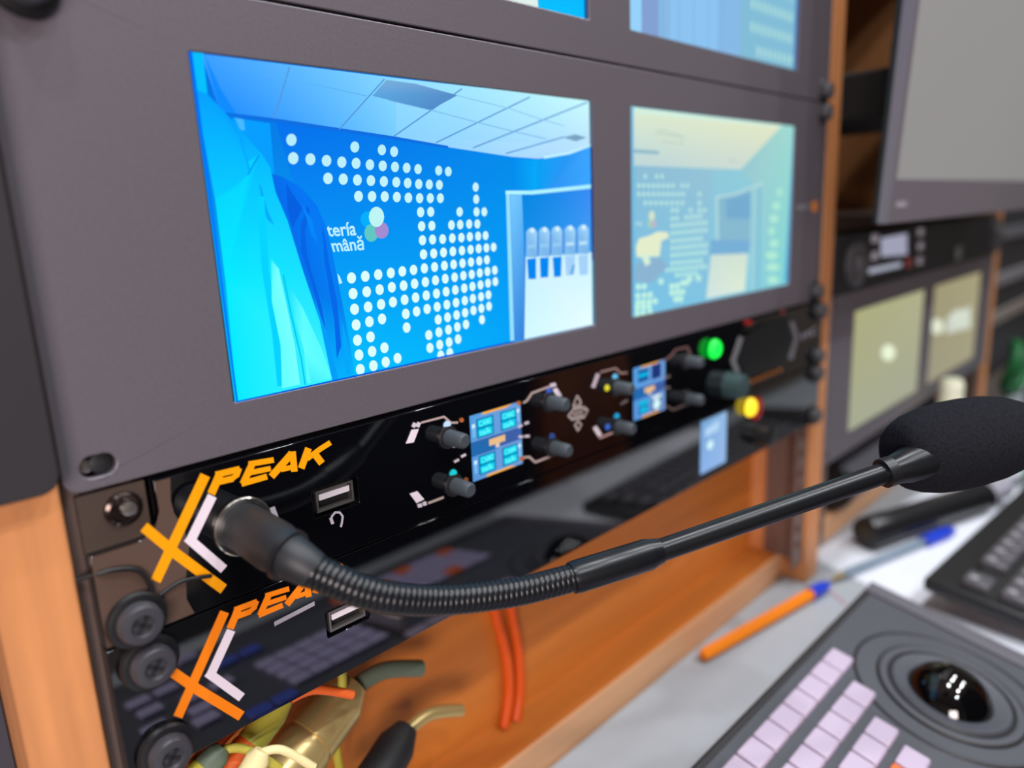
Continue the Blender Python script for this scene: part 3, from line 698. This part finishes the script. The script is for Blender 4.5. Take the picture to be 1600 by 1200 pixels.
# even arc length resampling so the ribs are regular
def resample(pth, step):
    out = [pth[0]]; acc = 0
    for a, b in zip(pth, pth[1:]):
        L = (b-a).length; 
        while acc+L >= step:
            t = (step-acc)/L; a = a.lerp(b, t); out.append(a.copy()); L = (b-a).length; acc = 0
            if L < 1e-9: break
        acc += L
    return out
rp = resample(npth, .22)
rr = []
for i in range(len(rp)):
    s_ = i*.22; base = 4.9-.45*min(1, s_/40); ph = (s_ % 1.76)/1.76
    rr.append(base*(.955+.045*abs(math.sin(math.pi*ph))**.5))
MB().tube(rp, rr, 28).build('flexible_neck', M_soft, mic)
f0, f1 = at(893, 903.5, 233.5), at(1030, 861, 243)
MB().tube([f0, f0.lerp(f1, .04), f0.lerp(f1, .86), f0.lerp(f1, .93), f1], [4.9, 5.2, 5.2, 4.6, 4.2], 32).build('ferrule', M_soft, mic)
t1 = at(1385, 738, 258)
MB().tube([f0.lerp(f1, .95), t1], [3.75, 3.75], 32).build('boom_tube', M_soft, mic)
ax = (t1-f1).normalized()
MB().tube([t1-ax*1.5, t1+ax*2.2], [5.2, 5.2], 32).build('collar', M_black, mic)
h1 = at(1450, 716, 261)
MB().tube([t1+ax*1.5, t1.lerp(h1, .5), h1+ax*6], [4.7, 6.2, 7.6], 32).build('capsule_body', M_soft, mic)
M_foam = mat('black_foam', (27, 28, 33), .95, spec=.1, nscale=900, noise=.25, bump=.6)
fa = at(1403, 714, 266); fb = at(1655, 660, 281); fx = (fb-fa).normalized(); fl = (fb-fa).length
prof = [(0, 6.5), (-.2, 8.5), (.6, 11), (3, 13.2), (7, 15), (13, 16.4), (20, 17.0), (28, 17.0), (36, 16.4), (43, 15), (49, 12.5), (53, 8.5), (55, 4), (55.4, 0)]; prof = [(d*1.06, r) for d, r in prof]
MB().lathe(fa, fx, [(d, r*.96) for d, r in prof], 48).build('foam_windscreen', M_foam, mic)
#==SECTION CONTROL PANEL
cpn = thing('control_console', (215, -170, -222), 'dark grey sloping console with pale keys and a black trackball, at lower right', 'control console')
M_cp = mat('grey_control_panel', (70, 72, 80), .5, noise=.04, nscale=400, bump=.05)
M_cps = mat('dark_panel_side', (32, 31, 34), .5)
X0, X1, YB, YF = 30, 421, -70.5, -274
def cpbox(x0, x1, y0, y1, dz0, dz1): # slab following the slope; dz measured from the sloping plane
    return [(x0, y0, plz(y0)+dz0), (x1, y0, plz(y0)+dz0), (x1, y1, plz(y1)+dz0), (x0, y1, plz(y1)+dz0), (x0, y0, plz(y0)+dz1), (x1, y0, plz(y0)+dz1), (x1, y1, plz(y1)+dz1), (x0, y1, plz(y1)+dz1)]
BF = [(3, 2, 1, 0), (4, 5, 6, 7), (0, 1, 5, 4), (1, 2, 6, 5), (2, 3, 7, 6), (3, 0, 4, 7)]
b = MB(); v = cpbox(X0, X1, YF, YB+4, -2, -1.2)
v[0] = (X0, YF, -222); v[1] = (X1, YF, -222); v[2] = (X1, YB+10, -222); v[3] = (X0, YB+10, -222)
b.add(v, BF); b.build('base', M_cps, cpn, bevel=2)
tb = Vector((349, -132, plz(-132)))
MB().add(cpbox(X0+1, X1-15, YF+1, YB-1, -1.4, 0), BF).build('top_plate', M_cp, cpn, bevel=.8)
MB().add(cpbox(X1-13.5, X1-.5, YF+1, YB+3, -1.4, .6), BF).build('end_trim', mat('grey_end_trim', (92, 90, 98), .45), cpn, bevel=1)
N = Vector((0, -PT, 1)).normalized()
tr = MB().lathe(tb-N*.5, N, [(0, 47.2), (.7, 47.2), (.8, 45.5), (.4, 45.2), (.4, 34.5), (1.8, 34), (2.2, 32), (1.6, 30.5), (1.6, 28.5), (2.6, 27.5), (2.4, 25), (.9, 20), (.6, 18)], 64).build('trackball_ring', M_cp, cpn)
for r, w2, zz in ((46.4, .8, .25), (34.6, .9, .6), (29.4, .8, 1.4)):
    m = MB()
    m.tube([tb+N*zz+Vector((math.cos(k*math.pi/48)*r, math.sin(k*math.pi/48)*r*math.cos(math.atan(PT)), math.sin(k*math.pi/48)*r*math.sin(math.atan(PT)))) for k in range(97)], w2, 8).build('groove', M_cps, tr)
bl = bmesh.new(); bmesh.ops.create_uvsphere(bl, u_segments=48, v_segments=32, radius=22)
mm = MB(); bl.verts.index_update(); mm.add([tb-N*8+v.co for v in bl.verts], [tuple(v.index for v in f.verts) for f in bl.faces]); bl.free()
mm.build('trackball', mat('glossy_black_ball', (5, 5, 6), .02, ior=1.7), cpn)
M_key = {'w': mat('pale_lilac_key', (186, 170, 192), .4), 'o': mat('orange_key', (235, 110, 50), .4), 'b': mat('blue_key', (70, 90, 190), .4), 'v': mat('violet_grey_key', (176, 168, 205), .4)}
keys = []
def key(x, y, wx, wy, c='w'):
    keys.append((x, y, wx, wy, c))
pitch = 15.7
for r, (xe, yc, n) in enumerate(((331, -84, 8), (314, -101.5, 7), (297, -118, 6), (290, -134, 6))):
    for k in range(n):
        key(xe-7.5-k*pitch, yc, 14.6, 11.5, 'o' if (r == 3 and k == 1) or (r == 1 and k == 6) else 'w')
for r in range(4):
    for k in range(5): key(186-k*13.5, -152-r*14, 12, 12, 'v')
for r in range(4):
    for k in range(8): key(318-k*14.5, -198-r*15, 12.6, 12.6, 'o' if (r, k) in ((0, 7), (3, 0), (2, 5), (3, 7), (0, 2), (3, 3)) else 'v')
for x, y, c in ((66, -225, 'v'), (82, -225, 'v'), (66, -205, 'v'), (88, -196, 'v'), (104, -196, 'v'), (108, -262, 'v'), (60, -160, 'v'), (80, -160, 'v'), (100, -138, 'b'), (115, -138, 'b'), (100, -122, 'v'), (60, -180, 'v'), (84, -176, 'v'), (120, -225, 'b'), (136, -225, 'b')):
    key(x, y, 13, 12, c)
keys.sort(key=lambda k: abs(k[0]-349)+abs(k[1]+75))
for x, y, wx, wy, c in keys[:98]:
    MB().add(cpbox(x-wx/2, x+wx/2, y-wy/2, y+wy/2, -.3, 3.0), BF).build('key', M_key[c], cpn, bevel=.9)
MB().add(cpbox(196, 200, -190, -140, 0, 14), BF).build('fader', M_steel, cpn, bevel=1)
#==SECTION KEYBOARD
kb = thing('computer_keyboard', (600, -150, -222), 'black computer keyboard at the right edge beyond the trackball', 'keyboard')
kt = math.tan(math.radians(6)); kc = onz(1442, 902, -195); kyaw = math.radians(-3.5)
def kbp(a, b, h):    # a along the back edge, b towards the user, h above the sloped deck
    x = a*math.cos(kyaw)+b*math.sin(kyaw); y = a*math.sin(kyaw)-b*math.cos(kyaw)
    return Vector((kc.x+x, kc.y+y, kc.z-b*kt+h))
def kslab(a0, a1, b0, b1, h0, h1): return [kbp(a0, b1, h0), kbp(a1, b1, h0), kbp(a1, b0, h0), kbp(a0, b0, h0), kbp(a0, b1, h1), kbp(a1, b1, h1), kbp(a1, b0, h1), kbp(a0, b0, h1)]
MB().add(kslab(0, 440, 0, 155, -10, 0), BF).build('case', M_black, kb, bevel=3, seg=3)
MB().add(kslab(8, 432, 24, 148, -1, .6), BF).build('key_well', mat('keyboard_well', (14, 14, 16), .6), kb, bevel=.6)
for a in (30, 400):
    m = MB(); v = kslab(a, a+18, 8, 16, 0, -8); v = [Vector(q) for q in v]
    for i in range(4): v[i].z = -222
    m.add(v, BF).build('foot', M_black, kb)
M_kk = mat('dark_grey_keycap', (84, 83, 89), .35)
M_kk2 = mat('grey_keycap_print', (150, 148, 152), .5)
n_k = 0
for r in range(6):
    b = 30+r*19.3+(4 if r else 0)
    for k in range(16):
        if r == 0 and k in (1,): continue
        a = 18+k*19.3+(0, 0, 9, 14, 23, 5)[r]*(1 if k else 0)
        if n_k >= 96: break
        wk = 17 if k or r < 2 else 17+(0, 0, 9, 14, 23, 5)[r]
        o = MB().add(kslab(a-8.5, a-8.5+wk, b-8.3, b+8.3, 0, 6.5), BF).build('keycap', M_kk, kb, bevel=1.6); n_k += 1
        MB().add(kslab(a-4, a+1, b-5, b+0, 6.5, 6.62), BF).build('legend', M_kk2, o)
#==SECTION DESK ITEMS
M_pen = mat('orange_pen_barrel', (250, 135, 12), .35); M_blue = mat('blue_pen_cap', (28, 62, 200), .35)
a = onz(1097, 1025, -217); bb = onz(1295, 912, -217)
pen = thing('ballpoint_pen', tuple((a+bb)/2), 'orange ballpoint pen with a blue cap, on the desk beside the control panel', 'pen')
d = (bb-a).normalized(); L_ = (bb-a).length
MB().lathe(a, d, [(0, 3.0), (2, 4.4), (L_-25, 4.5), (L_-24, 4.5)], 6).build('barrel', M_pen, pen, bevel=.3)
MB().lathe(a+d*(L_-25), d, [(0, 5.0), (10, 5.0), (18, 4.3), (24, 2.6), (25, 1.2)], 20).build('cap', M_blue, pen)
MB().tube([a+d*(L_-14)+Vector((0, 0, 5)), a+d*(L_-26)+Vector((0, 0, 5.4))], 1.1, 8).build('clip', M_blue, pen)
# clear pen
a = onz(1298, 906, -218); bb = onz(1490, 828, -218); d = (bb-a).normalized(); L_ = (bb-a).length
pen2 = thing('ballpoint_pen', tuple((a+bb)/2), 'clear ballpoint pen with a blue cap, between the keyboard and the black marker', 'pen')
M_clear = mat('clear_plastic', (205, 220, 232), .15, trans=.75)
MB().lathe(a+d*14, d, [(0, 3.2), (4, 3.8), (L_-46, 3.8)], 6).build('barrel', M_clear, pen2)
MB().tube([a+d*10, a+d*(L_-36)], 1.2, 10).build('ink_tube', mat('pale_ink_tube', (150, 175, 205), .4), pen2)
MB().lathe(a, d, [(0, .5), (4, 1.4), (14, 2.8)], 16).build('tip', mat('brass_tip', (150, 130, 90), .4, .6), pen2)
MB().lathe(a+d*(L_-44), d, [(0, 5.6), (30, 5.6), (42, 3.6), (44, 1.5)], 20).build('cap', M_blue, pen2)
# black marker
a = onz(1352, 834, -207.5); bb = onz(1580, 760, -207.5); d = (bb-a).normalized(); L_ = (bb-a).length
mk = thing('marker_pen', tuple((a+bb)/2), 'thick black marker lying on the paper under the microphone foam', 'marker')
MB().lathe(a, d, [(0, 11), (.3, 13.5), (1.5, 14), (30, 14), (30, 13.4), (L_*.78, 13.4), (L_*.78, 14)], 32).build('barrel', mat('marker_black', (24, 24, 27), .28), mk)
MB().lathe(a-d*.3, d, [(0, 6), (.6, 6.5)], 20).build('end_plug', mat('marker_end_olive', (42, 38, 24), .5), mk)
MB().lathe(a+d*L_*.78, d, [(0, 10), (L_*.16, 9), (L_*.2, 6)], 28).build('cap', mat('marker_cap_grey', (158, 156, 168), .4), mk)
# paper
def sheet(name, pts, z, label, m=M_paper):
    q = [onz(*p, z) if len(p) == 2 else Vector(p) for p in pts]; n = len(q)
    mb = MB().add([Vector((v.x, v.y, z)) for v in q]+[Vector((v.x, v.y, z+.25)) for v in q], [tuple(reversed(range(n))), tuple(range(n, 2*n))]+[(i, (i+1) % n, n+(i+1) % n, n+i) for i in range(n)])
    o = mb.build(name, m, None, origin=sum(q, Vector())/n); return tag(o, label, 'paper')
sheet('paper_sheet', [(1262, 868), (1352, 912), (428, -90, 0), (428, -300, 0), (800, -300, 0), (800, -20, 0)], -221.9, 'white sheet of paper under the keyboard and the black marker')
# red thread like line by the blue cap
MB().tube([onz(1291, 921, -221.4), onz(1305, 930, -221.4), onz(1322, 944, -221.4)], .5, 6).build('x', mat('pink_wire', (235, 150, 160), .6)).name = 'thin_wire'
tag(bpy.data.objects['thin_wire'], 'short thin pink wire on the desk beside the orange pen', 'wire')
# black round case on the ledge
cs = thing('round_case', (590, 29, -203), 'black cylinder with tiny white lettering, behind the microphone tube below the far screens', 'case')
ca = Vector((590, 29, -179.4))
MB().lathe(ca, (1, 0, 0), [(0, 20), (0, 23), (4, 23.3), (10, 23.3), (10.5, 22.2), (300, 22.2), (301, 20)], 40).build('barrel', mat('case_dark_grey', (84, 85, 94), .5), cs)
MB().lathe(ca-Vector((1, 0, 0)), (1, 0, 0), [(0, 17), (0, 22.6), (1, 23.4), (6, 23.4), (6, 22)], 40).build('end_ring', M_black, cs)
for k in range(7): MB().box(ca.x+38+k*6, ca.x+41.5+k*6, ca.y-22.6, ca.y-22.0, ca.z-1-(k % 2), ca.z+4+(k % 3)).build('lettering', M_white, cs)
# white bottle
wb = thing('white_bottle', (820, -16, -222), 'small cream white bottle standing just behind the microphone foam', 'bottle')
q = ony(1488, 592, -16)
MB().lathe((q.x, -16, -221.8), (0, 0, 1), [(0, 11), (1, 12.2), (q.z+221.8-24, 12.2), (q.z+221.8-15, 10.8), (q.z+221.8-12, 10)], 32).build('body', mat('cream_plastic', (240, 244, 215), .4, emit=None), wb)
MB().lathe((q.x, -16, -221.8), (0, 0, 1), [(q.z+221.8-14, 11), (q.z+221.8-4, 11), (q.z+221.8, 8.4)], 32).build('cap', mat('cream_plastic2', (242, 246, 218), .4), wb)
#==SECTION RIGHT SIDE
# deck unit above the far screens
dk = thing('control_deck', (505, 0, .5), 'black rack unit with white display and round knobs, below the big grey monitor', 'rack unit')
plate(rrect(505.2, 987.4, .8, 43.6, 1, 3), [], -1, 3).build('faceplate', M_dark, dk, bevel=.4)
MB().box(528, 966, 3, 140, 2, 43).build('housing', M_dark, dk)
p = Pic(-1.1)
d1 = lambda a, b: (1270+a/4.615, 240+b/4.615)
def onpx(pp, pts, col): pp.poly([d1(*a) for a in pts], col)
onpx(p, [(490, 610), (680, 575), (680, 730), (490, 745)], (160, 160, 182)); onpx(p, [(400, 830), (640, 780), (640, 815), (405, 870)], (160, 165, 180))
p.build('display', dk, DISP, 'white display')
def btn(pt, w_=9, h_=7, c=(185, 185, 195), dd=3):
    q = ony(*d1(*pt), -1); MB().box(q.x-w_/2, q.x+w_/2, -1-dd, -1, q.z-h_/2, q.z+h_/2).build('button', mat('btn_%d_%d_%d' % c, c, .4), dk, bevel=.8)
for pt in ((435, 610), (435, 735), (765, 565), (765, 665), (760, 770)): btn(pt)
btn((680, 785), 9, 9, (150, 60, 60)); btn((1040, 715), 12, 14, (115, 125, 125))
for u, v, r in ((1335, 395, 17), (1552, 371, 19)):
    q = ony(u, v, -1); MB().lathe((q.x, -1, 21), (0, -1, 0), [(0, r), (4, r), (5, r-2), (5, r*.5), (9, r*.45), (9.5, r*.3)], 36).build('knob', mat('deck_knob', (74, 74, 78), .4), dk)
# monitor
mo = thing('desktop_monitor', (620, 199, 115), 'large grey framed monitor at the top right, its screen blank grey', 'monitor')
def monp(a, h, d): # a along face, h up, d depth backwards
    th = math.radians(-3.5); return Vector((ony(1386, 355, -56).x+a, -56+h*math.sin(th)+d*(1+h*.0016), 53.5+h))
def mslab(a0, a1, h0, h1, d0, d1_): return [monp(a0, h0, d0), monp(a1, h0, d0), monp(a1, h0, d1_), monp(a0, h0, d1_), monp(a0, h1, d0), monp(a1, h1, d0), monp(a1, h1, d1_), monp(a0, h1, d1_)]
M_mf = mat('grey_monitor_frame', (118, 112, 120), .45, .2)
W_, H_ = 520, 330
fr = MB(); B_ = 10; BB = 26
fr.add(mslab(0, W_, 0, BB, 0, 6), BF); fr.add(mslab(0, W_, H_-B_, H_, 0, 6), BF); fr.add(mslab(0, B_*.6, BB, H_-B_, 0, 6), BF); fr.add(mslab(W_-B_, W_, BB, H_-B_, 0, 6), BF)
fr.build('frame', M_mf, mo)
MB().add(mslab(.3, W_-.5, .3, H_-.5, 2.5, 9.5), BF).build('rear_shell', mat('dark_monitor_back', (14, 15, 18), .6), mo, bevel=1.5)
MB().add(mslab(B_*.6, W_-B_, BB, H_-B_, 1.5, 5), BF).build('screen', mat('blank_grey_screen', (95, 93, 93), .6, emit=(118, 117, 117), es=1), mo)
MB().add(mslab(12, 30, 9, 13, -.25, 0), BF).build('badge', mat('badge_grey', (160, 155, 168), .4), mo)
MB().box(512, 640, -36, 120, ony(1345, 168, -36).z, ony(1345, 78, -36).z).build('wall_bracket', mat('very_black', (3, 3, 4), .7), mo, bevel=2)
MB().box(560, 620, 120, 199, 104, 140).build('bracket_arm', M_black, mo, bevel=2)
# black equipment left of the cabinet
lb = thing('black_equipment_case', (-40, -10, 4), 'matte black equipment case at the left edge, above the beech post', 'equipment case')
MB().prism(rrect(-260, ony(93, 735, -6).x, 4.2, 330, 5, 5), -6, -.3).build('front_panel', mat('matte_charcoal', (38, 36, 40), .65), lb, bevel=.6)
MB().box(-255, -25, .2, 200, 8, 320).build('housing', M_dark, lb)
#==SECTION RECESS
cb = thing('orange_cable', (180, 40, -90), 'orange cable hanging in the open wooden bay behind the microphone neck', 'cable')
MB().tube(spline([ony(765, 900, 43), ony(775, 960, 43), ony(790, 1020, 43), ony(795, 1080, 43), ony(788, 1135, 42)], 8), 3.0, 12).build('strand', mat('orange_cable_jacket', (215, 82, 10), .45), cb)
MB().tube(spline([ony(792, 900, 43.5), ony(800, 960, 43.5), ony(810, 1020, 43.5), ony(812, 1080, 43.5), ony(806, 1125, 42)], 8), 3.0, 12).build('strand', MATS['orange_cable_jacket'], cb)
M_gold = mat('brass_connector', (205, 180, 120), .3, .55); M_grn = mat('grey_green_sleeve', (95, 108, 92), .5); M_cream = mat('cream_sleeve', (232, 216, 160), .5)
M_or = mat('orange_red_sleeve', (224, 98, 34), .5); M_yg = mat('yellow_green_sleeve', (182, 172, 62), .5)
def connector(a, b, r, label, cols):
    a, b = Vector(a), Vector(b); d = (b-a).normalized(); L_ = (b-a).length
    t = thing('cable_connector', tuple(a), label, 'connector', 'connectors and cable ends in the wooden bay')
    MB().lathe(a, d, [(0, r*.8), (1, r), (L_*.45, r), (L_*.5, r*.9)], 24).build('shell', cols[0], t)
    MB().lathe(a+d*L_*.5, d, [(0, r*.95), (L_*.3, r*.9), (L_*.45, r*.55)], 24).build('sleeve', cols[1], t)
    MB().tube(spline([a+d*L_*.9, a+d*L_*1.15+Vector((3, -3, -4)), a+d*L_*1.4+Vector((8, -8, -16))], 6), r*.32, 12).build('wire', cols[2], t)
    return t
Y = 22
connector(ony(400, 1262, 20), ony(560, 1062, 29), 11.5, 'large pale brass connector barrel lowest in the wooden bay', (M_gold, M_gold, M_grn))
connector(ony(520, 1330, 8), ony(640, 1130, 26), 9.5, 'dark grey-green connector at the bottom edge beside the brass one', (M_grn, M_dark, M_gold))
connector(ony(325, 1245, 8), ony(452, 1085, 11), 5.4, 'orange-red sleeved cable end leaning below the lower glossy panel', (M_or, M_yg, M_or))
connector(ony(290, 1235, 3), ony(352, 1165, 3), 4.6, 'yellow-green sleeved cable end nearest the lower left corner bolts', (M_yg, M_grn, M_yg))
connector(ony(368, 1250, -6), ony(412, 1168, -6), 4.4, 'cream round-ended plug at the bottom edge of the photo', (M_cream, M_cream, M_cream))
tag(MB().tube(spline([ony(300, 1200, 14), ony(390, 1110, 14), ony(500, 1040, 16), ony(575, 1000, 22), ony(600, 985, 40)], 8), 2.6, 12).build('orange_lead', M_or), 'orange-red lead running just under the lower glossy panel edge', 'cable')
tag(MB().tube(spline([ony(530, 1010, 24), ony(535, 1070, 22), ony(525, 1130, 24), ony(530, 1200, 26), ony(560, 1300, 40)], 8), 1.8, 12).build('yellow_lead', M_yg), 'thin yellow-green lead hanging over the brass connector', 'cable')
# far right clutter
M_gc = mat('green_cable', (6, 100, 46), .5)
for k, lab in enumerate(('nearest green cable loop at the far right beyond the foam', 'middle green cable loop at the far right', 'green cable loop farthest back at the right edge of the photo')):
    cx, cy, rr_ = 1100+k*62, -75+k*42, 40-k*3
    tag(MB().tube([Vector((cx+rr_*math.cos(q*.2618), cy+6*math.sin(q*.5), -222+rr_+8+rr_*math.sin(q*.2618))) for q in range(25)], 8, 12).build('green_cable', M_gc), lab, 'cable', 'green cable loops at the far right')
eq = thing('equipment_cart', (1250, 150, -222), 'dark equipment stack beyond the right end of the rack cabinet', 'equipment')
MB().box(1016, 1700, 60, 500, -222, 330).build('housing', mat('dark_stack', (30, 30, 34), .6), eq, bevel=4)
for z_, c in ((-60, (120, 118, 122)), (-120, (130, 120, 112)), (10, (92, 92, 98))):
    MB().box(1060, 1640, 53, 60, z_-9, z_+9).build('faceplate', mat('stack_%d' % c[0], c, .5), eq, bevel=1)
bt = thing('glue_stick', (800, -80, -222), 'white tube with green and blue bands at the right edge, above the keyboard', 'tube')
a = onz(1560, 775, -212); d = Vector((.94, -.34, 0))
a = Vector((800, -62, -211))
MB().lathe(a, d, [(0, 9), (1, 10), (24, 10)], 24).build('body', mat('tube_white', (215, 215, 225), .4), bt)
MB().lathe(a+d*24, d, [(0, 10.3), (14, 10.3)], 24).build('band', mat('tube_green', (50, 165, 100), .4), bt)
MB().lathe(a+d*38, d, [(0, 10.3), (20, 10.3), (26, 7)], 24).build('cap', mat('tube_blue', (50, 80, 190), .4), bt)
# unseen objects added to darken and tint what the glossy panels mirror
ch = thing('added_chair', (450, -700, -950), 'unseen black chair added as a dark mass for the panels to mirror', 'chair')
MB().box(190, 605, -760, -430, -470, -400).build('added_chair_seat', M_black, ch, bevel=25, seg=4)
MB().box(190, 612, -470, -400, -420, 190).build('added_chair_backrest', mat('added_chair_fabric', (18, 19, 24), .9), ch, bevel=30, seg=4)
MB().tube([(390, -600, -900), (390, -600, -470)], 25, 20).build('added_chair_column', M_dark, ch)
for k in range(5):
    q = 2*math.pi*k/5; e_ = Vector((390+190*math.cos(q), -600+190*math.sin(q), -915))
    l = MB().tube([(390, -600, -890), e_], [22, 14], 12).build('leg', M_dark, ch)  # leg of the added unseen chair
    MB().lathe(e_+Vector((-12, 0, -8)), (1, 0, 0), [(0, 26), (24, 26)], 20).build('castor', M_black, l)

wc = thing('added_cabinet', (750, -560, -950), 'unseen wooden cabinet added beside the chair for a brown reflection', 'cabinet')  # unseen block added to give the upper panel its brown reflection
MB().box(622, 800, -640, -400, -950, 60).build('side_panel', mat('added_brown_wood', (186, 104, 44), .5, noise=.2, nscale=16, kind='wood_v'), wc, bevel=2)  # side of the added unseen cabinet, for the brown reflection
MB().box(800, 1150, -640, -400, -950, 60).build('added_cabinet_carcass', mat('added_black_carcass', (24, 22, 24), .6), wc, bevel=2)
for o in bpy.data.objects:
    if '_o' in o: del o['_o']
print('objects', len(bpy.data.objects))
